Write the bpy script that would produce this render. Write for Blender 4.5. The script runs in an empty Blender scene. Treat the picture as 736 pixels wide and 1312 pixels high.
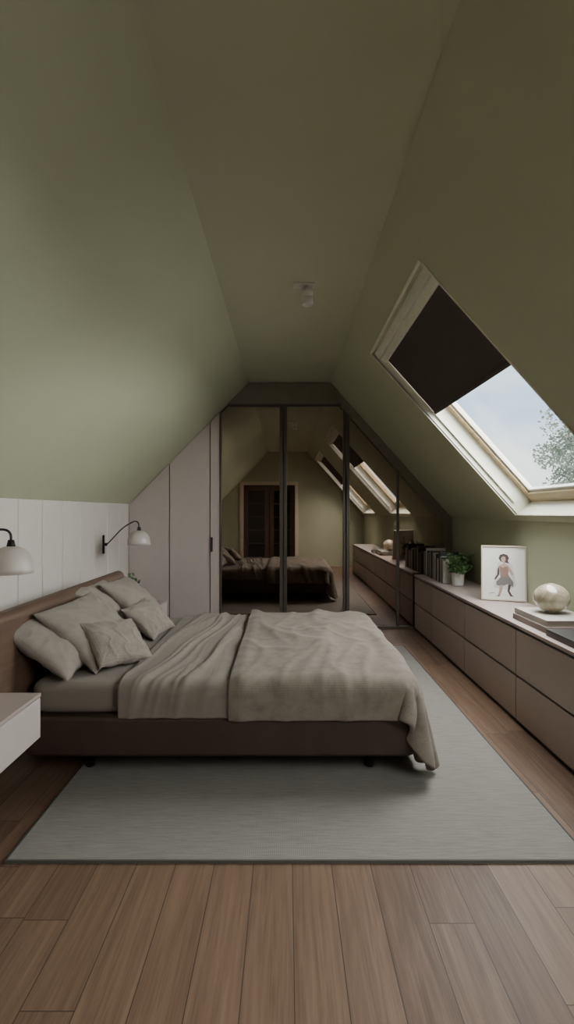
import bpy, bmesh, math, random
from mathutils import Vector, Matrix, noise
random.seed(7)
scene = bpy.context.scene
H = 1.3; F = 660.0
YW = 5.74           # wardrobe plane
XL = -1.765; ZL = 1.385; XR = 1.84; CZ = 2.743; CL = -0.43; CR = 0.49
YB = -0.9           # rear wall
SLR = 1.117
ZR = CZ - SLR*(XR-CR)
SLL = (CZ-ZL)/(CL-XL)

# ------------------------------------------------------------ materials
def newmat(name):
    m = bpy.data.materials.new(name); m.use_nodes = True
    nt = m.node_tree; b = nt.nodes['Principled BSDF']
    return m, nt, b
def N(nt, t, **kw):
    n = nt.nodes.new(t)
    for k, v in kw.items(): setattr(n, k, v)
    return n
def simple(name, col, rough=0.5, metal=0.0, var=0.06, scale=8, bump=0.0, bscale=60, spec=0.5, coat=0.0):
    m, nt, b = newmat(name)
    g = N(nt, 'ShaderNodeNewGeometry')
    n = N(nt, 'ShaderNodeTexNoise'); n.inputs['Scale'].default_value = scale; n.inputs['Detail'].default_value = 4
    nt.links.new(g.outputs['Position'], n.inputs['Vector'])
    r = N(nt, 'ShaderNodeValToRGB')
    r.color_ramp.elements[0].position = 0.3; r.color_ramp.elements[1].position = 0.7
    r.color_ramp.elements[0].color = tuple(c*(1-var) for c in col)+(1,)
    r.color_ramp.elements[1].color = tuple(min(1, c*(1+var)) for c in col)+(1,)
    nt.links.new(n.outputs['Fac'], r.inputs['Fac']); nt.links.new(r.outputs['Color'], b.inputs['Base Color'])
    b.inputs['Roughness'].default_value = rough; b.inputs['Metallic'].default_value = metal
    b.inputs['Specular IOR Level'].default_value = spec
    b.inputs['Coat Weight'].default_value = coat
    if bump > 0:
        n2 = N(nt, 'ShaderNodeTexNoise'); n2.inputs['Scale'].default_value = bscale; n2.inputs['Detail'].default_value = 3
        nt.links.new(g.outputs['Position'], n2.inputs['Vector'])
        bp = N(nt, 'ShaderNodeBump'); bp.inputs['Strength'].default_value = bump; bp.inputs['Distance'].default_value = 0.004
        nt.links.new(n2.outputs['Fac'], bp.inputs['Height']); nt.links.new(bp.outputs['Normal'], b.inputs['Normal'])
    return m

def wood_mat(name, c1, c2, axis='Y', rough=0.4, scale=1.0):
    m, nt, b = newmat(name)
    g = N(nt, 'ShaderNodeNewGeometry')
    mp = N(nt, 'ShaderNodeMapping')
    s = {'X': (1.5, 30, 30), 'Y': (30, 1.5, 30), 'Z': (30, 30, 1.5)}[axis]
    mp.inputs['Scale'].default_value = tuple(a*scale for a in s)
    nt.links.new(g.outputs['Position'], mp.inputs['Vector'])
    n = N(nt, 'ShaderNodeTexNoise'); n.inputs['Scale'].default_value = 1; n.inputs['Detail'].default_value = 6
    n.inputs['Distortion'].default_value = 0.4
    nt.links.new(mp.outputs[0], n.inputs['Vector'])
    r = N(nt, 'ShaderNodeValToRGB'); r.color_ramp.elements[0].position = .3; r.color_ramp.elements[1].position = .7
    r.color_ramp.elements[0].color = c1+(1,); r.color_ramp.elements[1].color = c2+(1,)
    nt.links.new(n.outputs['Fac'], r.inputs['Fac']); nt.links.new(r.outputs['Color'], b.inputs['Base Color'])
    b.inputs['Roughness'].default_value = rough
    return m

def floor_mat():
    m, nt, b = newmat('oak_planks')
    L = nt.links
    g = N(nt, 'ShaderNodeNewGeometry'); sp = N(nt, 'ShaderNodeSeparateXYZ'); L.new(g.outputs['Position'], sp.inputs[0])
    def math_(op, a, bb=None, c=None):
        n = N(nt, 'ShaderNodeMath', operation=op)
        for i, v in enumerate((a, bb, c)):
            if v is None: continue
            if isinstance(v, (int, float)): n.inputs[i].default_value = v
            else: L.new(v, n.inputs[i])
        return n.outputs[0]
    W = 0.1435; PL = 1.35
    xs = math_('DIVIDE', math_('SUBTRACT', sp.outputs['X'], 0.02), W)
    row = math_('FLOOR', xs); fx = math_('FRACT', xs)
    wn = N(nt, 'ShaderNodeTexWhiteNoise', noise_dimensions='1D'); L.new(row, wn.inputs['W'])
    ys = math_('ADD', math_('DIVIDE', sp.outputs['Y'], PL), math_('MULTIPLY', wn.outputs['Value'], 7.3))
    seg = math_('FLOOR', ys); fy = math_('FRACT', ys)
    idv = math_('ADD', math_('MULTIPLY', row, 17.13), math_('MULTIPLY', seg, 5.71))
    wn2 = N(nt, 'ShaderNodeTexWhiteNoise', noise_dimensions='1D'); L.new(idv, wn2.inputs['W'])
    cmb = N(nt, 'ShaderNodeCombineXYZ')
    L.new(math_('MULTIPLY', sp.outputs['X'], 30), cmb.inputs[0])
    L.new(math_('MULTIPLY', sp.outputs['Y'], 1.6), cmb.inputs[1])
    L.new(math_('MULTIPLY', wn2.outputs['Value'], 40), cmb.inputs[2])
    ns = N(nt, 'ShaderNodeTexNoise'); ns.inputs['Scale'].default_value = 1; ns.inputs['Detail'].default_value = 8; ns.inputs['Roughness'].default_value = .65
    ns.inputs['Distortion'].default_value = .8
    L.new(cmb.outputs[0], ns.inputs['Vector'])
    cmb2 = N(nt, 'ShaderNodeCombineXYZ')
    L.new(math_('MULTIPLY', sp.outputs['X'], 150), cmb2.inputs[0])
    L.new(math_('MULTIPLY', sp.outputs['Y'], 5), cmb2.inputs[1])
    L.new(math_('MULTIPLY', wn2.outputs['Value'], 40), cmb2.inputs[2])
    ns2 = N(nt, 'ShaderNodeTexNoise'); ns2.inputs['Scale'].default_value = 1; ns2.inputs['Detail'].default_value = 4
    L.new(cmb2.outputs[0], ns2.inputs['Vector'])
    v = math_('ADD', math_('MULTIPLY', ns.outputs['Fac'], .75), math_('MULTIPLY', ns2.outputs['Fac'], .3))
    v = math_('ADD', v, math_('MULTIPLY', math_('SUBTRACT', wn2.outputs['Value'], .5), .22))
    r = N(nt, 'ShaderNodeValToRGB'); e = r.color_ramp.elements
    e[0].position = .3; e[0].color = (.082, .047, .030, 1)
    e[1].position = .78; e[1].color = (.215, .139, .094, 1)
    k = e.new(.52); k.color = (.145, .088, .058, 1)
    L.new(v, r.inputs['Fac'])
    sx = math_('LESS_THAN', math_('MINIMUM', fx, math_('SUBTRACT', 1, fx)), .010)
    sy = math_('LESS_THAN', math_('MINIMUM', fy, math_('SUBTRACT', 1, fy)), .0012)
    sm = math_('MAXIMUM', sx, sy)
    mx = N(nt, 'ShaderNodeMix', data_type='RGBA'); L.new(sm, mx.inputs['Factor']); L.new(r.outputs['Color'], mx.inputs['A'])
    mx.inputs['B'].default_value = (.04, .025, .018, 1)
    L.new(mx.outputs['Result'], b.inputs['Base Color'])
    b.inputs['Roughness'].default_value = .5; b.inputs['Specular IOR Level'].default_value = .35
    bp = N(nt, 'ShaderNodeBump'); bp.inputs['Strength'].default_value = .35; bp.inputs['Distance'].default_value = .003
    hh = math_('SUBTRACT', math_('MULTIPLY', ns2.outputs['Fac'], .3), sm)
    L.new(hh, bp.inputs['Height']); L.new(bp.outputs['Normal'], b.inputs['Normal'])
    return m

def weave_mat(name, c1, c2, fx, fy, rough=.9, coord='UV', bump=.5, streak=None, bdist=.003, cw=.35):
    m, nt, b = newmat(name); L = nt.links
    tc = N(nt, 'ShaderNodeTexCoord')
    src = tc.outputs['UV'] if coord == 'UV' else N(nt, 'ShaderNodeNewGeometry').outputs['Position']
    w1 = N(nt, 'ShaderNodeTexWave', bands_direction='X'); w1.inputs['Scale'].default_value = fx; w1.inputs['Distortion'].default_value = .5; w1.inputs['Detail'].default_value = 1
    w2 = N(nt, 'ShaderNodeTexWave', bands_direction='Y'); w2.inputs['Scale'].default_value = fy; w2.inputs['Distortion'].default_value = .5; w2.inputs['Detail'].default_value = 1
    L.new(src, w1.inputs['Vector']); L.new(src, w2.inputs['Vector'])
    mu = N(nt, 'ShaderNodeMath', operation='MULTIPLY'); L.new(w1.outputs['Fac'], mu.inputs[0]); L.new(w2.outputs['Fac'], mu.inputs[1])
    mp = N(nt, 'ShaderNodeMapping'); mp.inputs['Scale'].default_value = streak or (12, 12, 12); L.new(src, mp.inputs['Vector'])
    n = N(nt, 'ShaderNodeTexNoise'); n.inputs['Scale'].default_value = 1; n.inputs['Detail'].default_value = 6; n.inputs['Roughness'].default_value = .7
    L.new(mp.outputs[0], n.inputs['Vector'])
    a = N(nt, 'ShaderNodeMath', operation='MULTIPLY_ADD'); L.new(mu.outputs[0], a.inputs[0]); a.inputs[1].default_value = cw; L.new(n.outputs['Fac'], a.inputs[2])
    r = N(nt, 'ShaderNodeValToRGB'); r.color_ramp.elements[0].position = .35; r.color_ramp.elements[1].position = .45+cw
    r.color_ramp.elements[0].color = c1+(1,); r.color_ramp.elements[1].color = c2+(1,)
    L.new(a.outputs[0], r.inputs['Fac']); L.new(r.outputs['Color'], b.inputs['Base Color'])
    b.inputs['Roughness'].default_value = rough; b.inputs['Specular IOR Level'].default_value = .2
    b.inputs['Sheen Weight'].default_value = .08
    bp = N(nt, 'ShaderNodeBump'); bp.inputs['Strength'].default_value = bump; bp.inputs['Distance'].default_value = bdist
    L.new(a.outputs[0], bp.inputs['Height']); L.new(bp.outputs['Normal'], b.inputs['Normal'])
    return m

M = {}
M['green'] = simple('green_wall_paint', (.41, .424, .300), .85, var=.02, scale=2, bump=.1, bscale=180, spec=.2)
M['ceil'] = simple('green_ceiling_paint', (.43, .443, .322), .85, var=.02, scale=2, bump=.1, bscale=180, spec=.2)
M['panel'] = simple('white_panel_paint', (.60, .55, .51), .5, var=.02)
M['wdoor'] = simple('warm_white_lacquer', (.46, .40, .37), .5, var=.02)
M['reveal'] = simple('cream_reveal_paint', (.64, .63, .52), .6, var=.02)
M['floor'] = floor_mat()
M['darkfr'] = simple('dark_bronze_frame', (.085, .068, .057), .35, metal=.2)
M['fascia'] = simple('taupe_fascia', (.19, .165, .125), .5)
M['dresser'] = simple('mauve_taupe_lacquer', (.355, .275, .245), .45, var=.02, scale=3)
M['dressert'] = simple('mauve_taupe_top', (.37, .30, .27), .4, var=.02, scale=3)
M['carc'] = simple('shadow_gap', (.05, .04, .035), .8)
M['bedfr'] = simple('brown_bed_upholstery', (.040, .0235, .0175), .55, var=.12, scale=10, bump=.2, bscale=300)
M['headb'] = wood_mat('walnut_headboard', (.065, .037, .024), (.12, .072, .048), 'Y', .45)
M['black'] = simple('black_metal', (.02, .018, .017), .4, metal=.6)
M['shade'] = simple('ceramic_shade', (.44, .395, .36), .4, var=.02)
M['pine'] = wood_mat('pine_sash', (.42, .32, .19), (.54, .42, .26), 'Y', .45)
M['blind'] = simple('dark_roller_fabric', (.062, .046, .040), .85, bump=.3, bscale=400)
M['alu'] = simple('cream_headbox', (.6, .6, .5), .5)
M['linen'] = weave_mat('linen_sheet', (.172, .146, .120), (.215, .184, .153), 60, 60, bump=.25, bdist=.001)
M['duvet'] = weave_mat('waffle_duvet', (.142, .118, .094), (.208, .176, .143), 42, 42, bump=.5, bdist=.003, cw=.18)
M['pillow'] = weave_mat('pillow_linen', (.20, .173, .145), (.255, .225, .192), 40, 40, bump=.3, bdist=.001)
M['cush'] = weave_mat('waffle_cushion', (.19, .162, .133), (.275, .24, .203), 30, 30, bump=.7, bdist=.003, cw=.3)
M['rug'] = weave_mat('woven_rug', (.155, .144, .126), (.245, .229, .203), 40, 60, coord='P', bump=.5, streak=(9, 110, 9), bdist=.002)
M['rugb'] = simple('rug_binding', (.08, .075, .065), .9)
M['white'] = simple('white_ceramic', (.6, .58, .54), .3)
M['leaf'] = simple('green_leaf', (.07, .13, .04), .5, var=.35, scale=30)
M['leafout'] = simple('tree_leaf', (.17, .19, .15), .6, var=.4, scale=1.2)
M['bark'] = simple('tree_bark', (.12, .09, .07), .9, bump=.5, bscale=20)
M['soil'] = simple('soil', (.03, .02, .015), .95)
M['dkwood'] = wood_mat('dark_walnut_door', (.06, .036, .026), (.12, .075, .055), 'Z', .35)
M['doortrim'] = simple('door_trim_paint', (.60, .52, .42), .5)
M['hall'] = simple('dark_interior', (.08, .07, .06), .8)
M['paper'] = simple('art_paper', (.62, .61, .58), .6, var=.01)
M['frame'] = simple('picture_frame_beige', (.46, .40, .31), .4)
M['pages'] = simple('book_pages', (.5, .46, .39), .8)

mm, nt, b = newmat('bronze_mirror')
b.inputs['Base Color'].default_value = (.44, .365, .32, 1); b.inputs['Metallic'].default_value = 1; b.inputs['Roughness'].default_value = .015
M['mirror'] = mm
mm, nt, b = newmat('window_glass')
nt.nodes.remove(b); out = nt.nodes['Material Output']
tr = N(nt, 'ShaderNodeBsdfTransparent'); tr.inputs[0].default_value = (.96, .98, .98, 1)
gl = N(nt, 'ShaderNodeBsdfGlossy'); gl.inputs['Roughness'].default_value = .02
mx = N(nt, 'ShaderNodeMixShader'); mx.inputs[0].default_value = .04
nt.links.new(tr.outputs[0], mx.inputs[1]); nt.links.new(gl.outputs[0], mx.inputs[2]); nt.links.new(mx.outputs[0], out.inputs[0])
M['glass'] = mm
mm, nt, b = newmat('marbled_alabaster')
g = N(nt, 'ShaderNodeTexCoord'); n = N(nt, 'ShaderNodeTexNoise'); n.inputs['Scale'].default_value = 9; n.inputs['Detail'].default_value = 5; n.inputs['Distortion'].default_value = 1.6
nt.links.new(g.outputs['Object'], n.inputs['Vector'])
r = N(nt, 'ShaderNodeValToRGB'); e = r.color_ramp.elements
e[0].position = .35; e[0].color = (.30, .235, .15, 1); e[1].position = .62; e[1].color = (.54, .49, .38, 1)
nt.links.new(n.outputs['Fac'], r.inputs['Fac']); nt.links.new(r.outputs['Color'], b.inputs['Base Color'])
b.inputs['Roughness'].default_value = .12; b.inputs['Coat Weight'].default_value = .6
M['orb'] = mm

# ------------------------------------------------------------ geometry helpers
def addobj(name, me, mats, smooth=False):
    ob = bpy.data.objects.new(name, me)
    scene.collection.objects.link(ob)
    for m in (mats if isinstance(mats, (list, tuple)) else [mats]): me.materials.append(m)
    if smooth:
        for p in me.polygons: p.use_smooth = True
    if me.vertices:
        lo = Vector([min(v.co[i] for v in me.vertices) for i in range(3)]); hi = Vector([max(v.co[i] for v in me.vertices) for i in range(3)])
        c = (lo+hi)/2
        me.transform(Matrix.Translation(-c)); ob.location = c
    return ob
def mesh(name, verts, faces, mats, smooth=False, fm=None):
    me = bpy.data.meshes.new(name); me.from_pydata([tuple(v) for v in verts], [], faces); me.update()
    ob = addobj(name, me, mats, smooth)
    if fm:
        for p, i in zip(me.polygons, fm): p.material_index = i
    bm = bmesh.new(); bm.from_mesh(me); bmesh.ops.recalc_face_normals(bm, faces=bm.faces); bm.to_mesh(me); bm.free()
    return ob
BF = [(0,1,3,2),(4,6,7,5),(0,4,5,1),(2,3,7,6),(0,2,6,4),(1,5,7,3)]
def boxv(x0,x1,y0,y1,z0,z1):
    return [Vector((x,y,z)) for x in (x0,x1) for y in (y0,y1) for z in (z0,z1)]
def bevel(ob, w, seg=3):
    if w > 0:
        m = ob.modifiers.new('bevel', 'BEVEL'); m.width = w; m.segments = seg; m.limit_method = 'ANGLE'
        for p in ob.data.polygons: p.use_smooth = True
        try:
            wn = ob.modifiers.new('wn', 'WEIGHTED_NORMAL'); wn.keep_sharp = False
        except Exception: pass
    return ob
def box(name, x0,x1,y0,y1,z0,z1, mat, bev=0.0, seg=3):
    return bevel(mesh(name, boxv(x0,x1,y0,y1,z0,z1), BF, mat), bev, seg)
def multibox(name, boxes, mats, bev=0.0):
    v=[]; f=[]; fm=[]
    for bx in boxes:
        k=len(v); mi = bx[6] if len(bx)>6 else 0
        v += boxv(*bx[:6]); f += [tuple(i+k for i in q) for q in BF]; fm += [mi]*6
    return bevel(mesh(name, v, f, mats, fm=fm), bev, 2)
def prism(name, poly, y0, y1, mat, bev=0):
    n=len(poly); v=[Vector((p[0],y0,p[1])) for p in poly]+[Vector((p[0],y1,p[1])) for p in poly]
    f=[tuple(range(n)), tuple(range(2*n-1,n-1,-1))]+[(i,(i+1)%n,(i+1)%n+n,i+n) for i in range(n)]
    return bevel(mesh(name, v, f, mat), bev, 2)
def lathe(name, prof, c, mat, seg=40, smooth=True):
    v=[];f=[]
    for r,z in prof:
        for i in range(seg):
            a=2*math.pi*i/seg; v.append((c[0]+r*math.cos(a), c[1]+r*math.sin(a), c[2]+z))
    for j in range(len(prof)-1):
        for i in range(seg):
            f.append((j*seg+i, j*seg+(i+1)%seg, (j+1)*seg+(i+1)%seg, (j+1)*seg+i))
    return mesh(name, v, f, mat, smooth)
def smoothpath(pts, n=10):
    P=[Vector(p) for p in pts]; P=[P[0]*2-P[1]]+P+[P[-1]*2-P[-2]]; out=[]
    for i in range(1,len(P)-2):
        for k in range(n):
            t=k/n; a,b_,c,d=P[i-1],P[i],P[i+1],P[i+2]
            out.append(.5*((2*b_)+(-a+c)*t+(2*a-5*b_+4*c-d)*t*t+(-a+3*b_-3*c+d)*t**3))
    out.append(P[-2]); return out
def tube(name, pts, r, mat, seg=12, sm=True):
    P = smoothpath(pts) if sm else [Vector(p) for p in pts]
    v=[];f=[]
    up=Vector((.13,.97,.2)).normalized()
    for i,p in enumerate(P):
        d=(P[min(i+1,len(P)-1)]-P[max(i-1,0)]).normalized()
        a=d.cross(up).normalized(); b2=d.cross(a).normalized()
        rr = r(i/(len(P)-1)) if callable(r) else r
        for k in range(seg):
            t=2*math.pi*k/seg; v.append(p+a*math.cos(t)*rr+b2*math.sin(t)*rr)
    for i in range(len(P)-1):
        for k in range(seg): f.append((i*seg+k,i*seg+(k+1)%seg,(i+1)*seg+(k+1)%seg,(i+1)*seg+k))
    f.append(tuple(range(seg))); f.append(tuple(range(len(v)-1,len(v)-1-seg,-1)))
    return mesh(name, v, f, mat, True)
def group(name, loc, parts):
    e=bpy.data.objects.new(name,None); e.empty_display_size=.1; scene.collection.objects.link(e); e.location=loc
    inv=Matrix.Translation(-Vector(loc))
    for p in parts: p.parent=e; p.matrix_parent_inverse=inv
    return e

# ------------------------------------------------------------ room shell
YE = YW+.10
def slab(name, quad, outn, th, mat):
    q=[Vector(p) for p in quad]; o=Vector(outn)*th
    v=q+[p+o for p in q]
    return mesh(name, v, [(0,1,2,3),(7,6,5,4)]+[(i,(i+1)%4,(i+1)%4+4,i+4) for i in range(4)], mat)
box('floor', XL-.1, XR+.1, YB-.1, YE+.1, -.08, 0, M['floor'])
slab('ceiling', [(CL,YB,CZ),(CR,YB,CZ),(CR,YE,CZ),(CL,YE,CZ)], (0,0,1), .06, M['ceil'])
nl=Vector((-SLL,0,1)).normalized()
slab('ceiling_slope_left', [(XL,YB,ZL),(CL,YB,CZ),(CL,YE,CZ),(XL,YE,ZL)], nl, .06, M['green'])
box('wall_left', XL-.08, XL-.02, YB, YE, 0, ZL, M['green'])
bd=[]; y=YW
while y>YB:
    bd.append((XL-.02, XL, max(y-.329,YB), y-.004, .0, ZL)); y-=.337
wb = multibox('trim_1', bd, M['panel'], .007)
wr = Vector((SLR,0,1)).normalized()
def S(x,y,t=0): return Vector((x,y,CZ-SLR*(x-CR)))+wr*t
XO0,XO1=.67,1.80
W1=(2.56,4.03); W_FILL=(-.6,1.0)
v=[];f=[]
def quadS(x0,x1,y0,y1):
    k=len(v); v.extend([S(x0,y0),S(x1,y0),S(x1,y1),S(x0,y1)]); f.append((k,k+1,k+2,k+3))
quadS(CR,XO0,YB,YE); quadS(XO1,XR,YB,YE)
quadS(XO0,XO1,YB,W_FILL[0]); quadS(XO0,XO1,W_FILL[1],W1[0]); quadS(XO0,XO1,W1[1],YE)
sl = mesh('ceiling_slope_right', v, f, M['green'])
md=sl.modifiers.new('s','SOLIDIFY'); md.thickness=.01; md.offset=0
def sbox(name, x0,x1,y0,y1,t0,t1, mat, bev=0):
    vv=[S(x,y,t) for x in (x0,x1) for y in (y0,y1) for t in (t0,t1)]
    return bevel(mesh(name, vv, BF, mat), bev, 2)
box('wall_right', XR, XR+.06, YB, YE, 0, ZR+.02, M['green'])
prism('wall_back', [(XL,0),(XR,0),(XR,ZR),(CR,CZ),(CL,CZ),(XL,ZL)], YE, YE+.08, M['green'])
DX0,DX1,DZ=-1.06,.20,1.96
prism('wall_rear', [(XL,0),(DX0,0),(DX0,DZ),(DX1,DZ),(DX1,0),(XR,0),(XR,ZR),(CR,CZ),(CL,CZ),(XL,ZL)], YB-.1, YB, M['green'])
door=[]
door.append(multibox('architrave', [(DX0-.07,DX0+.01,YB-.11,YB+.02,0,DZ+.07),(DX1-.01,DX1+.07,YB-.11,YB+.02,0,DZ+.07),(DX0+.01,DX1-.01,YB-.11,YB+.02,DZ-.01,DZ+.07)], M['doortrim'], .004))
ms=[]
for (a,b_) in ((DX0+.02,(DX0+DX1)/2-.01),((DX0+DX1)/2+.01,DX1-.02)):
    ms += [(a,a+.1,YB-.09,YB-.05,.01,DZ-.02),(b_-.1,b_,YB-.09,YB-.05,.01,DZ-.02),(a+.1,b_-.1,YB-.09,YB-.05,.01,.22),(a+.1,b_-.1,YB-.09,YB-.05,DZ-.14,DZ-.02)]
    for q in range(1,5):
        z=.22+q*(DZ-.36)/5; ms.append((a+.1,b_-.1,YB-.085,YB-.06,z-.012,z+.012))
door.append(multibox('glazed_leaves', ms, M['dkwood'], .003))
door.append(box('door_glass', DX0+.1, DX1-.1, YB-.074, YB-.070, .2, DZ-.12, M['glass']))
door.append(multibox('hall_recess', [(DX0-.07,DX1+.07,YB-.62,YB-.6,0,DZ+.07),(DX0-.09,DX0-.07,YB-.62,YB-.12,0,DZ+.07),(DX1+.07,DX1+.09,YB-.62,YB-.12,0,DZ+.07),(DX0-.09,DX1+.09,YB-.62,YB-.12,DZ+.07,DZ+.09),(DX0-.09,DX1+.09,YB-.62,YB-.1,-.02,0)], M['hall']))
group('door_1', ((DX0+DX1)/2,YB,0), door)

def roofwin(name, y0, y1, blind):
    P=[]
    T=.22
    e=.02
    P.append(sbox('reveal_top', XO0-e,XO0,y0-e,y1+e,-.004,T, M['reveal']))
    P.append(sbox('reveal_bottom', XO1,XO1+e,y0-e,y1+e,-.004,T, M['reveal']))
    P.append(sbox('reveal_far', XO0,XO1,y1,y1+e,-.004,T, M['reveal']))
    P.append(sbox('reveal_near', XO0,XO1,y0-e,y0,-.004,T, M['reveal']))
    w=.055
    P.append(sbox('sash_top', XO0,XO0+w,y0,y1,.15,.215, M['pine'],.006))
    P.append(sbox('sash_bottom', XO1-w,XO1,y0,y1,.15,.215, M['pine'],.006))
    P.append(sbox('sash_far', XO0+w,XO1-w,y1-w,y1,.15,.215, M['pine'],.006))
    P.append(sbox('sash_near', XO0+w,XO1-w,y0,y0+w,.15,.215, M['pine'],.006))
    P.append(sbox('sash_lip', XO0+w,XO1-w,y1-w-.02,y1-w,.17,.2, M['white'],.003))
    P.append(sbox('sash_lip_b', XO1-w-.015,XO1-w,y0+w,y1-w-.02,.17,.2, M['white'],.003))
    P.append(sbox('pane', XO0+w,XO1-w,y0+w,y1-w,.188,.194, M['glass']))
    P.append(sbox('flashing', XO0-.1,XO0-e,y0-.1,y1+.1,.08,.24, M['darkfr']))
    P.append(sbox('casing_top', XO0-.012,XO0+.0,y0-.012,y1+.012,-.012,.0, M['reveal'],.003))
    P.append(sbox('casing_far', XO0,XO1,y1,y1+.012,-.012,.0, M['reveal'],.003))
    P.append(sbox('casing_near', XO0,XO1,y0-.012,y0,-.012,.0, M['reveal'],.003))
    group(name, tuple(S((XO0+XO1)/2,(y0+y1)/2,0)), P)
    bx = blind
    Q=[sbox('headbox', XO0+.01,XO0+.045,y0+.02,y1-.02,.0,.09, M['alu'],.008),
       sbox('headbox_cover', XO0+.05,XO0+.085,y0+.02,y1-.02,.015,.09, M['reveal'],.008),
       sbox('fabric', XO0+.085,bx,y0+.05,y1-.025,.045,.052, M['blind']),
       sbox('bottom_bar', bx,bx+.018,y0+.05,y1-.025,.038,.058, M['blind'],.004),
       sbox('side_rail_far', XO0+.085,XO1-.06,y1-.02,y1-.001,.04,.06, M['reveal'],.002),
       sbox('side_rail_near', XO0+.085,XO1-.06,y0+.001,y0+.02,.04,.06, M['reveal'],.002)]
    group('roller_blind', tuple(S(XO0+.1,(y0+y1)/2,0)), Q)
roofwin('window_1', *W1, 1.11)
roofwin('added_fill_window', *W_FILL, 1.22)  # added behind the camera only to let more light into the room

# ------------------------------------------------------------ wardrobe
def prof(x):
    return min(CZ, ZL+SLL*(x-XL), CZ-SLR*(x-CR))
def strip(name, x0, x1, z0, off, cap, mat, y0=YW, y1=YW+.03, bev=.003):
    fn=lambda x: min(cap, prof(x)-off)
    n=24
    pts=[(x0+(x1-x0)*i/n) for i in range(n+1)]
    top=[(x,fn(x)) for x in pts]
    out=[top[0]]
    for i in range(1,len(top)-1):
        a,b_,c=top[i-1],top[i],top[i+1]
        if abs((b_[1]-a[1])-(c[1]-b_[1]))>1e-5: out.append(b_)
    out.append(top[-1])
    return prism(name, [(x1,z0),(x0,z0)]+out, y0, y1, mat, bev)
wp=[]
wp.append(strip('white_door_1', XL+.004, -1.317, .03, .006, 9, M['wdoor']))
wp.append(strip('white_door_2', -1.307, -.86, .03, .006, 9, M['wdoor']))
wp.append(strip('white_filler', -.852, -.752, .03, .006, 9, M['wdoor'], YW-.015, YW+.03))
wp.append(box('door_handle', -.845,-.825,YW-.035,YW-.015,.86,1.02,M['black'],.004))
wp.append(strip('carcass', XL+.002, XR-.002, .0, .004, 9, M['carc'], YW+.035, YE-.002, 0))
zc=2.50
wp.append(prism('fascia', [(-.665,zc),(.66,zc),(.49+.02,CZ-.006),(CL-.0,CZ-.006)], YW-.01, YW+.03, M['fascia'], .003))
wp.append(prism('slope_frame', [(.50,CZ-.03),(XR-.005,ZR+.02),(XR-.005,.612),(XR-.09,.612),(XR-.09,ZR-.06),(.60,zc-.03)], YW-.012, YW+.03, M['fascia'], .003))
mir=[(-.735,-.075),(-.005,.63),(.69,1.225),(1.245,1.405)]
for i,(a,b_) in enumerate(mir):
    wp.append(strip('mirror_panel_%d'%(i+1), a,b_,.035,.03 if i==0 else .17,zc-.01,M['mirror'],YW,YW+.02,0))
wp.append(strip('mirror_panel_5', 1.405,1.75,.62,.17,zc,M['mirror'],YW,YW+.02,0))
for i,(a,b_) in enumerate([(-.752,-.728),(-.082,-.046),(-.036,.0),(.622,.652),(.660,.695),(1.222,1.247)]):
    wp.append(strip('post_%d'%(i+1), a,b_,.015,.02 if i==0 else .14,zc,M['darkfr'],YW-.022,YW+.02,.003))
wp.append(box('head_rail', -.655,.60,YW-.02,YW+.02,zc-.03,zc,M['darkfr'],.003))
wp.append(box('bottom_track', -.752,1.405,YW-.03,YW+.03,.0,.03,M['darkfr'],.003))
group('sliding_wardrobe', (.0,YW,0), wp)

# ------------------------------------------------------------ dresser
DF=1.41; DT=.61
dy=[5.70]+[5.02-.92*i for i in range(0,6)]
parts=[box('carcass', DF+.022, XR-.002, dy[-1]+.0, 5.70, .0, DT-.03, M['carc'])]
parts.append(box('top_board', DF, XR-.002, dy[-1], 5.705, DT-.022, DT, M['dressert'], .003))
fb=[]
for i in range(len(dy)-1):
    for z0,z1 in ((.025,.288),(.300,.575)):
        fb.append((DF+.002, DF+.022, dy[i+1]+.004, dy[i]-.004, z0, z1))
parts.append(multibox('drawer_fronts', fb, M['dresser'], .003))
parts.append(box('end_panel', DF+.01, XR-.002, dy[-1]-.018, dy[-1], 0, DT-.022, M['dresser'], .002))
group('drawer_sideboard', (1.6,3,0), parts)

# ------------------------------------------------------------ rug
rg=[]
rg.append(box('rug_field', -1.04,1.125,1.91,4.98,.0,.012,M['rug'],.004))
rg.append(multibox('rug_edge', [(-1.046,-1.04,1.904,4.986,.0,.012),(1.125,1.131,1.904,4.986,.0,.012),(-1.04,1.125,1.904,1.91,.0,.012),(-1.04,1.125,4.98,4.986,.0,.012)], M['rugb']))
group('area_rug', (.04,3.45,0), rg)

# ------------------------------------------------------------ bed
def rbox(name, x0,x1,y0,y1,z0,z1, rv, mat, bev=.015, n=8):
    pts=[]
    for cx,cy,a0 in ((x1-rv,y1-rv,0),(x0+rv,y1-rv,90),(x0+rv,y0+rv,180),(x1-rv,y0+rv,270)):
        for k in range(n+1):
            a=math.radians(a0+90*k/n); pts.append((cx+rv*math.cos(a), cy+rv*math.sin(a)))
    m=len(pts)
    v=[(p[0],p[1],z0) for p in pts]+[(p[0],p[1],z1) for p in pts]
    f=[tuple(range(m)),tuple(range(2*m-1,m-1,-1))]+[(i,(i+1)%m,(i+1)%m+m,i+m) for i in range(m)]
    return bevel(mesh(name,v,f,mat),bev,4)
BX0,BX1,BY0,BY1=-1.27,.63,2.44,4.10
bp=[]
bp.append(rbox('bed_base', BX0,BX1,BY0,BY1,.137,.325,.07,M['bedfr'],.02))
matt=rbox('mattress', BX0+.02,BX1-.04,BY0+.03,BY1-.03,.325,.475,.09,M['linen'],.045)
bp.append(matt)
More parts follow.
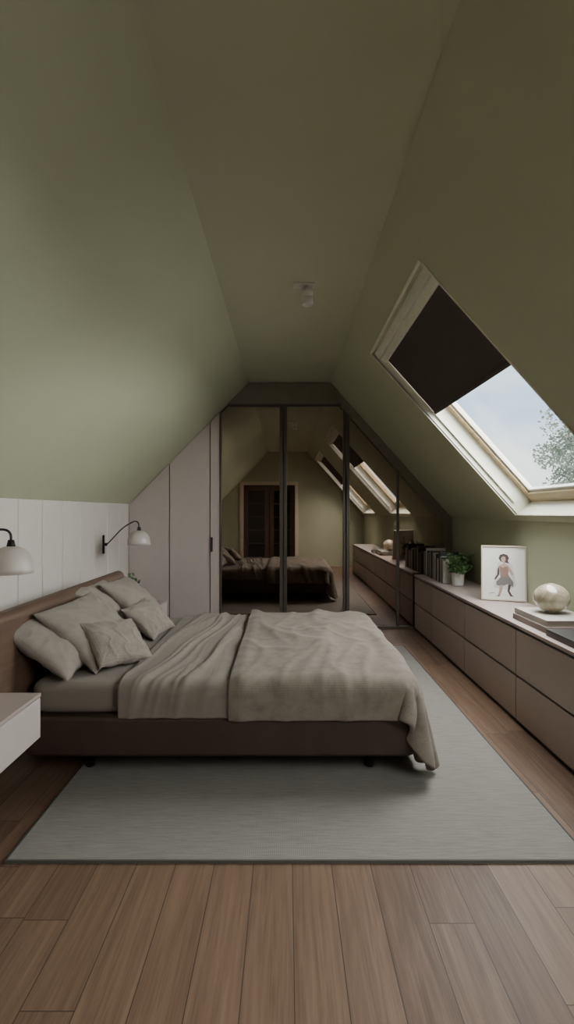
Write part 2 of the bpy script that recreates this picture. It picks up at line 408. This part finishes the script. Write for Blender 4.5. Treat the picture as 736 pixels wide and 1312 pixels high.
for x in (-1.0,.42):
    for y in (2.62,3.92):
        bp.append(lathe('leg', [(0,0),(.022,0),(.028,.125),(0,.125)], (x,y,.0125), M['black'], 20))
prf=[(-1.275,.14),(-1.315,.76),(-1.325,.80),(-1.345,.822),(-1.375,.825),(-1.40,.81),(-1.41,.78),(-1.375,.14)]
hv=[];hf=[]
ysec=[(2.33,-.05),(2.345,-.02),(2.37,0),(4.17,0),(4.195,-.02),(4.21,-.05)]
for yy,d in ysec:
    for (x,z) in prf:
        cx=-1.35
        hv.append((cx+(x-cx)*(1+d*6), yy, z+ (d*.4 if z>.7 else 0)))
m=len(prf)
for i in range(len(ysec)-1):
    for k in range(m): hf.append((i*m+k,i*m+(k+1)%m,(i+1)*m+(k+1)%m,(i+1)*m+k))
hf.append(tuple(range(m))); hf.append(tuple(range(len(hv)-1,len(hv)-1-m,-1)))
hbo=mesh('headboard',hv,hf,M['headb'],True); bevel(hbo,.006,2)
bp.append(hbo)

def cloth_sheet(name, x0,x1,y0,y1,nx,ny,zfun,frames,mat,thick,disp,mass=.3,bend=.5,rc=0):
    v=[];f=[]
    for j in range(ny+1):
        for i in range(nx+1):
            x=x0+(x1-x0)*i/nx; y=y0+(y1-y0)*j/ny
            if rc>0:
                for (cy,sg) in ((y0+rc,-1),(y1-rc,1)):
                    a=(x-(x1-rc))/rc; b_=(y-cy)*sg/rc
                    if a>0 and b_>0:
                        x=(x1-rc)+rc*a*math.sqrt(1-b_*b_/2); y=cy+sg*rc*b_*math.sqrt(1-a*a/2)
            v.append((x,y,zfun(x,y)))
    for j in range(ny):
        for i in range(nx):
            a=j*(nx+1)+i; f.append((a,a+1,a+nx+2,a+nx+1))
    me=bpy.data.meshes.new(name); me.from_pydata(v,[],f); me.update()
    uv=me.uv_layers.new(name='UVMap')
    for p in me.polygons:
        for li in p.loop_indices:
            co=me.vertices[me.loops[li].vertex_index].co; uv.data[li].uv=(co.x,co.y)
    ob=bpy.data.objects.new(name+'_sim',me); scene.collection.objects.link(ob)
    cm=ob.modifiers.new('cloth','CLOTH'); st=cm.settings
    st.quality=6; st.mass=mass; st.tension_stiffness=20; st.compression_stiffness=20; st.shear_stiffness=8; st.bending_stiffness=bend; st.air_damping=2
    cm.collision_settings.use_collision=True; cm.collision_settings.distance_min=.006; cm.collision_settings.collision_quality=3
    cm.collision_settings.use_self_collision=False
    cm.point_cache.frame_start=1; cm.point_cache.frame_end=frames+1
    scene.frame_start=1; scene.frame_end=frames+1
    for fr in range(1,frames+1): scene.frame_set(fr)
    dg=bpy.context.evaluated_depsgraph_get()
    nm=bpy.data.meshes.new_from_object(ob.evaluated_get(dg))
    bpy.data.objects.remove(ob)
    scene.frame_set(1)
    nm.name=name
    nrm=[Vector(q.normal) for q in nm.vertices]
    for i,q in enumerate(nm.vertices):
        nn=nrm[i]
        if nn.z<-.3: nn=-nn
        q.co += nn*disp(v[i][0],v[i][1])
    nm.update()
    o=addobj(name,nm,mat,True)
    s=o.modifiers.new('sol','SOLIDIFY'); s.thickness=thick; s.offset=1
    ss=o.modifiers.new('sub','SUBSURF'); ss.levels=1; ss.render_levels=1
    return o
import time
t0=time.time()
cb=rbox('collider', BX0+.005,BX1-.01,BY0+.01,BY1-.01,.12,.475,.09,M['linen'],.04)
cb.modifiers.new('col','COLLISION'); cb.collision.thickness_outer=.006; cb.collision.cloth_friction=25
fl=box('collider2', -2,2,0,5,-.1,.02,M['linen']); fl.modifiers.new('col','COLLISION')
def n2(x,y,z=0): return noise.noise(Vector((x,y,z)))
def sst(a,b_,x):
    t=max(0,min(1,(x-a)/(b_-a))); return t*t*(3-2*t)
def ridge(w,y,f1,f2,s,p=2.0):
    return max(0,1-abs(n2(w*f1,y*f2,s))*p)**2.2
def zb(x,y):
    w=x+.10*n2(x*1.2,y*1.1,3)+.05*(y-3.2)
    return .51+.012*(n2(w*11,y*.9,1)+.6*n2(w*22,y*1.3,8))*sst(2.3,2.6,y)
def zd(x,y):
    w=x+.12*n2(x*1.2,y*1.1,5)-.12*(y-3.2)
    return .52+(.022*n2(w*4.2,y*1.6,4)+.006*n2(w*10,y*3.0,2))*(.3+.7*sst(2.3,2.6,y))*(.3+.7*sst(.9,.5,x))
def db(x,y):
    w=x+.10*n2(x*1.4,y*1.3,3)-.16*(y-3.2)
    return (.35+.65*sst(2.3,2.55,y))*sst(-.30,-.40,x)*(.022*ridge(w,y,6.5,.55,1.3,3.2)+.013*ridge(w,y,13,.8,7.7,2.8))
def dd(x,y):
    w=x+.14*n2(x*1.4,y*1.5,5)-.10*(y-3.2)
    k=(.35+.65*sst(.75,.35,x))*(.3+.7*sst(2.3,2.6,y))
    return k*(.022*ridge(w,y,3.2,.8,2.2,2.6)+.011*ridge(w,y,6,1.2,9.4,2.8)+.006*ridge(w+y*.5,y-x*.6,4,3,4.4,3.0))+.012*max(0,1-abs(x+.31)/.05)
bl=cloth_sheet('blanket', -.80,-.18, 2.30,4.24, 80,100, zb, 30, M['linen'], .006, db)
du=cloth_sheet('duvet', -.36,.965, 2.29,4.28, 112,140, zd, 34, M['duvet'], .022, dd, bend=9,rc=.20)
for o in (cb,fl): bpy.data.objects.remove(o)
print('CLOTH TIME', time.time()-t0)
bp += [bl,du]
group('bed', ((BX0+BX1)/2,(BY0+BY1)/2,0), bp)

# ------------------------------------------------------------ pillows
def pillow(name, c, w, h, t, lean, yaw, roll, mat, seed):
    nu,nv=64,48; v=[];f=[];uvs=[]
    for s in (1,-1):
        for j in range(nv+1):
            for i in range(nu+1):
                u=-1+2*i/nu; q=-1+2*j/nv
                pin=.09
                x=u*(1-pin*(1-abs(q)**2)*abs(u)**3)*w/2
                y=q*(1-pin*(1-abs(u)**2)*abs(q)**3)*h/2
                e=max(0,(1-abs(u)**2.4))*max(0,(1-abs(q)**2.4))
                z=s*t/2*e**.5
                k=min(1,e*3)
                wr_=noise.noise(Vector((u*1.3+seed,q*1.3,s*2)))*.16
                z*=1-wr_
                cu=(abs(u)-1); cq=(abs(q)-1); ang=math.atan2(cq,cu)
                rad=math.hypot(cu,cq)
                z+=s*k*.006*noise.noise(Vector((ang*5+seed*3+(u>0)*7+(q>0)*13, rad*1.2, s*3)))*(1.3-min(1.3,rad))*1.6
                z+=s*k*.007*(max(0,1-abs(noise.noise(Vector((u*2+seed,q*2.6+u,s))))*3)**2)
                x+=.008*noise.noise(Vector((q*3,seed,1))); y+=.010*noise.noise(Vector((u*3,seed,7)))
                v.append(Vector((x,y,z))); uvs.append((x,y))
    n=(nu+1)*(nv+1)
    for s in (0,1):
        for j in range(nv):
            for i in range(nu):
                a=s*n+j*(nu+1)+i; q=(a,a+1,a+nu+2,a+nu+1)
                f.append(q if s==0 else q[::-1])
    a=math.radians(lean); yw=math.radians(yaw)
    W=Vector((0,1,0)); U=Vector((-math.sin(a),0,math.cos(a))); Nn=Vector((math.cos(a),0,math.sin(a)))
    R=Matrix((W,U,Nn)).transposed()
    R=Matrix.Rotation(yw,3,'Z')@R@Matrix.Rotation(math.radians(roll),3,'Z')
    v=[R@p for p in v]
    me=bpy.data.meshes.new(name); me.from_pydata([tuple(p) for p in v],[],f); me.update()
    uv=me.uv_layers.new(name='UVMap')
    for p in me.polygons:
        for li in p.loop_indices: uv.data[li].uv=uvs[me.loops[li].vertex_index]
    bm=bmesh.new(); bm.from_mesh(me); bmesh.ops.remove_doubles(bm,verts=bm.verts,dist=.0004); bmesh.ops.recalc_face_normals(bm,faces=bm.faces); bm.to_mesh(me); bm.free()
    zmin=min(p.co.z for p in me.vertices)
    o=bpy.data.objects.new(name,me); scene.collection.objects.link(o); me.materials.append(mat)
    for p in me.polygons: p.use_smooth=True
    o.location=(c[0],c[1],c[2]-zmin)
    return o
ZT=.478
pillow('pillow', (-1.215,2.72,ZT), .54,.42,.13, 54, 0, 0, M['pillow'], 1)
pillow('pillow', (-1.20,3.50,ZT), .60,.46,.13, 44, 0, 0, M['pillow'], 5)
pillow('pillow', (-1.10,2.92,ZT), .62,.45,.15, 48, -8, 3, M['pillow'], 9)
pillow('pillow', (-1.10,3.74,ZT), .62,.46,.15, 46, 5, -3, M['pillow'], 14)
pillow('throw_cushion', (-.925,2.80,ZT), .35,.30,.11, 48, -30, -8, M['cush'], 21)
pillow('throw_cushion', (-.93,3.46,ZT), .35,.30,.11, 50, -14, 4, M['cush'], 27)

# ------------------------------------------------------------ nightstands
def nightstand(y0,y1):
    P=[box('top', XL,-1.11,y0,y1,.468,.485,M['dressert'],.003),
       box('body', XL,-1.135,y0+.004,y1-.004,.285,.466,M['dresser'],.003),
       box('drawer_front', -1.133,-1.112,y0+.002,y1-.002,.285,.464,M['wdoor'],.003)]
    group('nightstand', ((XL-1.11)/2,(y0+y1)/2,.285), P)
nightstand(1.78,2.325); nightstand(4.23,4.78)

# ------------------------------------------------------------ wall lamps
def wlamp(my,sy,sx=-1.34,zm=.99,zs=1.10):
    P=[]
    P.append(box('wall_bar', XL,XL+.018,my-.012,my+.012,zm-.09,zm+.09,M['black'],.005))
    P.append(lathe('pivot', [(0,-.014),(.014,-.014),(.014,.014),(0,.014)], (XL+.03,my,zm), M['black'],16))
    P.append(tube('arm', [(XL+.015,my,zm),(XL+.05,my,zm+.01),(XL+.22,(my*.55+sy*.45),zm+.15),(sx-.08,sy+(my-sy)*.2,zs+.105),(sx-.03,sy+(my-sy)*.05,zs+.115),(sx-.004,sy,zs+.095),(sx,sy,zs+.05)], .006, M['black']))
    P.append(lathe('socket_cap', [(0,.065),(.014,.065),(.018,.045),(.022,.03),(.0,.03)], (sx,sy,zs), M['black'],24))
    pr=[(.0,.035),(.03,.033),(.06,.020),(.083,-.005),(.096,-.04),(.10,-.075),(.101,-.098),(.096,-.098),(.094,-.075),(.09,-.04),(.077,-.008),(.055,.013),(0,.025)]
    P.append(lathe('shade', pr, (sx,sy,zs), M['shade'],48))
    P.append(lathe('bulb', [(0,-.075),(.02,-.07),(.03,-.05),(.028,-.03),(.014,-.005),(.012,.02),(0,.02)], (sx,sy,zs), M['white'],24))
    group('wall_lamp', (XL,my,zm), P)
wlamp(2.30,2.50); wlamp(4.93,4.66)

# ------------------------------------------------------------ ceiling spot
cx,cy=.13,3.27
P=[box('mount_plate', cx-.09,cx+.045,cy-.035,cy+.035,CZ-.012,CZ,M['white'],.004),
   lathe('stem',[(0,0),(.012,0),(.012,-.03),(0,-.03)],(cx,cy,CZ-.01),M['white'],16),
   lathe('spot_body',[(0,-.03),(.032,-.03),(.036,-.036),(.036,-.075),(.030,-.078),(.030,-.083),(.036,-.086),(.036,-.125),(.030,-.13),(.028,-.115),(0,-.112)],(cx,cy,CZ),M['white'],32)]
group('ceiling_spotlight', (cx,cy,CZ), P)

# ------------------------------------------------------------ sideboard items
cols=[(.05,.05,.05),(.6,.57,.5),(.08,.06,.05),(.45,.42,.36),(.14,.08,.05),(.03,.035,.04),(.65,.62,.57),(.2,.17,.14),(.10,.11,.10)]
order=[3,0,6,5,2,1,7,0,3,6,5,1,2,8,6,0,3,5,1,2,6,0,3,5]
bm_=[simple('book_cloth_%d'%i,c,.6) for i,c in enumerate(cols)]
bx=[]; y=4.96; z0=DT+.001; bi=0
while y<5.66:
    th=random.uniform(.020,.042); hh=random.uniform(.22,.30); ddp=random.uniform(.17,.21); mi=order[bi%len(order)]; bi+=1
    x0=1.50+random.uniform(0,.012)
    bx += [(x0,x0+.004,y,y+th,z0,z0+hh,mi),(x0,x0+ddp,y,y+.003,z0,z0+hh,mi),(x0,x0+ddp,y+th-.003,y+th,z0,z0+hh,mi),(x0+.004,x0+ddp-.005,y+.003,y+th-.003,z0+.004,z0+hh-.005,len(cols))]
    y+=th+.002
multibox('book_row', bx, bm_+[M['pages']])

def foliage(name, base, n, spread, hgt, ls, mat, seed):
    rnd=random.Random(seed); v=[];f=[]
    for i in range(n):
        a=rnd.uniform(0,6.28); r=spread*math.sqrt(rnd.random()); zz=rnd.uniform(.1,1)*hgt
        end=Vector((base[0]+r*math.cos(a), base[1]+r*math.sin(a), base[2]+zz))
        b0=Vector((base[0]+r*.15*math.cos(a),base[1]+r*.15*math.sin(a),base[2]))
        d=(end-b0); sd=d.cross(Vector((.3,.5,.1))).normalized()*.0015
        k=len(v); v+= [b0-sd,b0+sd,end+sd,end-sd]; f.append((k,k+1,k+2,k+3))
        for _ in range(3):
            p=b0+d*rnd.uniform(.55,1.05); out=Vector((rnd.uniform(-1,1),rnd.uniform(-1,1),rnd.uniform(-.3,.8))).normalized()
            nn=Vector((rnd.uniform(-1,1),rnd.uniform(-1,1),rnd.uniform(.2,1))); sd2=out.cross(nn).normalized(); L_=ls*rnd.uniform(.7,1.2); ww=L_*.36
            k=len(v); up_=out.cross(sd2)*L_*.12
            v+=[p,p+out*L_*.35+sd2*ww+up_,p+out*L_*.75+sd2*ww*.8+up_,p+out*L_,p+out*L_*.75-sd2*ww*.8+up_,p+out*L_*.35-sd2*ww+up_]
            f+=[(k,k+1,k+2,k+3),(k,k+3,k+4,k+5)]
    return mesh(name,v,f,mat)
c=(1.60,4.82,DT+.001)
P=[lathe('pot',[(0,0),(.045,0),(.052,.01),(.06,.12),(.063,.125),(.057,.125),(.053,.105),(0,.105)],c,M['white'],36),
   lathe('soil',[(0,.107),(.052,.107)],c,M['soil'],24),
   foliage('leaves',(c[0],c[1],c[2]+.105),90,.12,.20,.038,M['leaf'],3)]
group('potted_plant', c, P)

def framed(c, w, h, yaw, lean):
    P=[]
    fw=.011
    def tb(name,x0,x1,y0,y1,z0,z1,mat,bev=0):
        return box(name,x0,x1,y0,y1,z0,z1,mat,bev)
    P.append(multibox('frame',[(-w/2,-w/2+fw,-.012,.012,0,h),(w/2-fw,w/2,-.012,.012,0,h),(-w/2+fw,w/2-fw,-.012,.012,0,fw),(-w/2+fw,w/2-fw,-.012,.012,h-fw,h)],M['frame'],.002))
    P.append(tb('paper',-w/2+fw,w/2-fw,-.004,.010,fw,h-fw,M['paper']))
    art=[simple('ink_dark',(.05,.035,.03),.7),simple('skin_tone',(.36,.25,.20),.7),simple('dress_rust',(.20,.12,.10),.7),simple('dress_grey',(.14,.12,.115),.7),simple('wash_grey',(.50,.48,.45),.7)]
    sh=[(4,[(-.20,.22),(-.17,.50),(-.11,.74),(.02,.80),(.17,.72),(.22,.5),(.25,.26),(.1,.18)]),
     (0,[(-.06,.76),(-.10,.83),(-.07,.90),(.0,.925),(.08,.90),(.11,.84),(.09,.77),(.12,.72),(.04,.74),(-.01,.75)]),
     (1,[(-.04,.77),(-.05,.83),(-.01,.87),(.04,.855),(.045,.79),(.02,.755),(-.02,.755)]),
     (1,[(-.0,.765),(.03,.765),(.035,.71),(.10,.68),(.12,.56),(.07,.50),(-.06,.50),(-.10,.58),(-.09,.68),(-.01,.71)]),
     (2,[(-.08,.67),(-.01,.63),(.04,.66),(.10,.65),(.09,.52),(.12,.44),(-.06,.42),(-.07,.53)]),
     (3,[(-.06,.44),(.12,.45),(.20,.34),(.19,.24),(.08,.30),(-.02,.25),(-.14,.27),(-.15,.34)]),
     (0,[(-.12,.60),(-.09,.66),(-.08,.50),(-.16,.38),(-.19,.40),(-.13,.49)]),
     (1,[(-.08,.27),(-.01,.28),(-.03,.16),(-.07,.06),(-.11,.06),(-.09,.16)]),
     (0,[(.09,.29),(.15,.28),(.12,.16),(.17,.07),(.13,.06),(.08,.15)]),
     (1,[(.10,.68),(.14,.62),(.20,.50),(.17,.47),(.13,.54),(.09,.61)]),
     (0,[(-.12,.065),(-.06,.065),(-.09,.045),(-.15,.045)]),(0,[(.12,.07),(.18,.07),(.21,.05),(.14,.05)]),
     (0,[(-.3,.10),(-.18,.12),(-.17,.115),(-.3,.09)])]
    for i,(mi,pl) in enumerate(sh):
        yy=-.0045-.0002*i
        vv=[(x*w*1.1, yy, z*h*.88+h*.04) for x,z in pl]
        P.append(mesh('figure_%d'%i, vv, [tuple(range(len(vv)))], art[mi]))
    P.append(tb('easel_back',-.02,.02,.010,.016,.02,h*.8,M['frame']))
    e=group('framed_picture',(0,0,0),P)
    e.location=c; e.rotation_euler=(math.radians(-lean),0,math.radians(yaw))
    return e
framed((1.675,3.98,DT+.004),.325,.425,-20,6)

def book(x0,x1,y0,y1,z,t,mi):
    return [(x0,x1,y0,y1,z,z+.003,mi),(x0,x1,y0,y1,z+t-.003,z+t,mi),(x0,x0+.003,y0,y1,z+.003,z+t-.003,mi),(x0+.003,x1-.006,y0+.006,y1-.006,z+.003,z+t-.003,2)]
z=DT+.001
bs=book(1.47,1.79,2.92,3.35,z,.032,1)+book(1.49,1.79,2.95,3.37,z+.033,.032,0)
k1=simple('book_white',(.42,.39,.35),.5); k2=simple('book_black',(.025,.022,.022),.4)
multibox('book_stack', bs, [k1,simple('book_taupe',(.16,.12,.10),.5),M['pages']])
multibox('black_book', book(1.45,1.72,2.60,2.88,z,.035,0), [k2,k1,M['pages']])
R=.105; oc=(1.645,3.20,z+.066)
pr=[(0,0),(.05,.0),(.052,.004)]
for k in range(3,33):
    a=math.pi*k/34; pr.append((R*math.sin(a), R*.87+ -R*.84*math.cos(a)))
pr+=[(.018,R*1.70),(.018,R*1.66),(0,R*1.65)]
lathe('decorative_globe', pr, oc, M['orb'], 48)

c=(-1.36,4.50,.486)
P=[lathe('vase',[(0,0),(.03,0),(.042,.03),(.045,.07),(.03,.11),(.018,.135),(.022,.15),(.018,.15),(.014,.13),(0,.12)],c,M['darkfr'],32),
   foliage('sprigs',(c[0],c[1],c[2]+.13),26,.07,.17,.035,M['leaf'],8)]
group('vase_with_sprigs', c, P)

# ------------------------------------------------------------ tree outside
rnd=random.Random(11); v=[];f=[]
tc=Vector((6.3,9.6,2.0))
blobs=[]
for _ in range(60):
    d=Vector((rnd.gauss(0,1),rnd.gauss(0,1),rnd.gauss(0,.8))).normalized()*rnd.uniform(.3,1.55)
    blobs.append((tc+d*1.05, rnd.uniform(.22,.5)))
for c_,r_ in blobs:
    for _ in range(260):
        d=Vector((rnd.gauss(0,1),rnd.gauss(0,1),rnd.gauss(0,1))).normalized()*r_*rnd.uniform(.6,1.1)
        p=c_+d; a=Vector((rnd.uniform(-1,1),rnd.uniform(-1,1),rnd.uniform(-1,1))).normalized(); b2=a.cross(Vector((rnd.random(),rnd.random(),rnd.random()+.1))).normalized()
        s=rnd.uniform(.025,.05); k=len(v); v+=[p-a*s,p+b2*s*.6,p+a*s,p-b2*s*.6]; f.append((k,k+1,k+2,k+3))
lv=mesh('leaves',v,f,M['leafout'])
tp=[lv,tube('trunk',[(6.4,9.6,-3),(6.3,9.65,-.8),(6.35,9.6,1.0),(6.3,9.6,2.2)],lambda t:.2-.14*t,M['bark'])]
for i in range(9):
    b2=blobs[i*5][0]; tp.append(tube('branch',[(6.33,9.6,.6+.1*i),((6.33+b2.x)/2,(9.6+b2.y)/2,(1.0+b2.z)/2+.2),tuple(b2)],lambda t:.06-.05*t,M['bark'],8))
group('tree',(6.3,9.6,-3),tp)

# ------------------------------------------------------------ world + lights
w=bpy.data.worlds.new('sky'); scene.world=w; w.use_nodes=True; nt=w.node_tree; bg=nt.nodes['Background']
tcn=N(nt,'ShaderNodeTexCoord'); mp=N(nt,'ShaderNodeMapping'); mp.inputs['Scale'].default_value=(1,1,2.2); nt.links.new(tcn.outputs['Generated'],mp.inputs[0])
ns=N(nt,'ShaderNodeTexNoise'); ns.inputs['Scale'].default_value=3.2; ns.inputs['Detail'].default_value=7; ns.inputs['Roughness'].default_value=.5; nt.links.new(mp.outputs[0],ns.inputs['Vector'])
r=N(nt,'ShaderNodeValToRGB'); e=r.color_ramp.elements; e[0].position=.40; e[0].color=(.48,.63,.82,1); e[1].position=.60; e[1].color=(.90,.92,.93,1)
nt.links.new(ns.outputs['Fac'],r.inputs[0]); nt.links.new(r.outputs[0],bg.inputs[0]); bg.inputs[1].default_value=1.7

def sun(name, dirv, strength, angle, col):
    l=bpy.data.lights.new(name,'SUN'); l.energy=strength; l.angle=math.radians(angle); l.color=col
    o=bpy.data.objects.new(name,l); scene.collection.objects.link(o)
    o.rotation_euler=Vector(dirv).to_track_quat('-Z','Y').to_euler(); o.location=(4,3,5)
sun('sun', (-1,.3,-1.15), 32, 120, (1,.98,.95))
sun('bounce_fill', (-1,.3,.28), 7, 80, (1,.97,.93))  # added upward fill standing in for ground bounce, lifts ceiling and left slope

cam=bpy.data.cameras.new('camera'); co=bpy.data.objects.new('camera',cam); scene.collection.objects.link(co)
co.location=(0,0,H); co.rotation_euler=(math.radians(90),0,0)
cam.sensor_fit='HORIZONTAL'; cam.sensor_width=36; cam.lens=36*F/736; cam.clip_start=.02
scene.camera=co
scene.view_settings.view_transform='AgX'
try: scene.view_settings.look='None'
except Exception as ex: print('LOOK', ex)
scene.view_settings.exposure=0.48
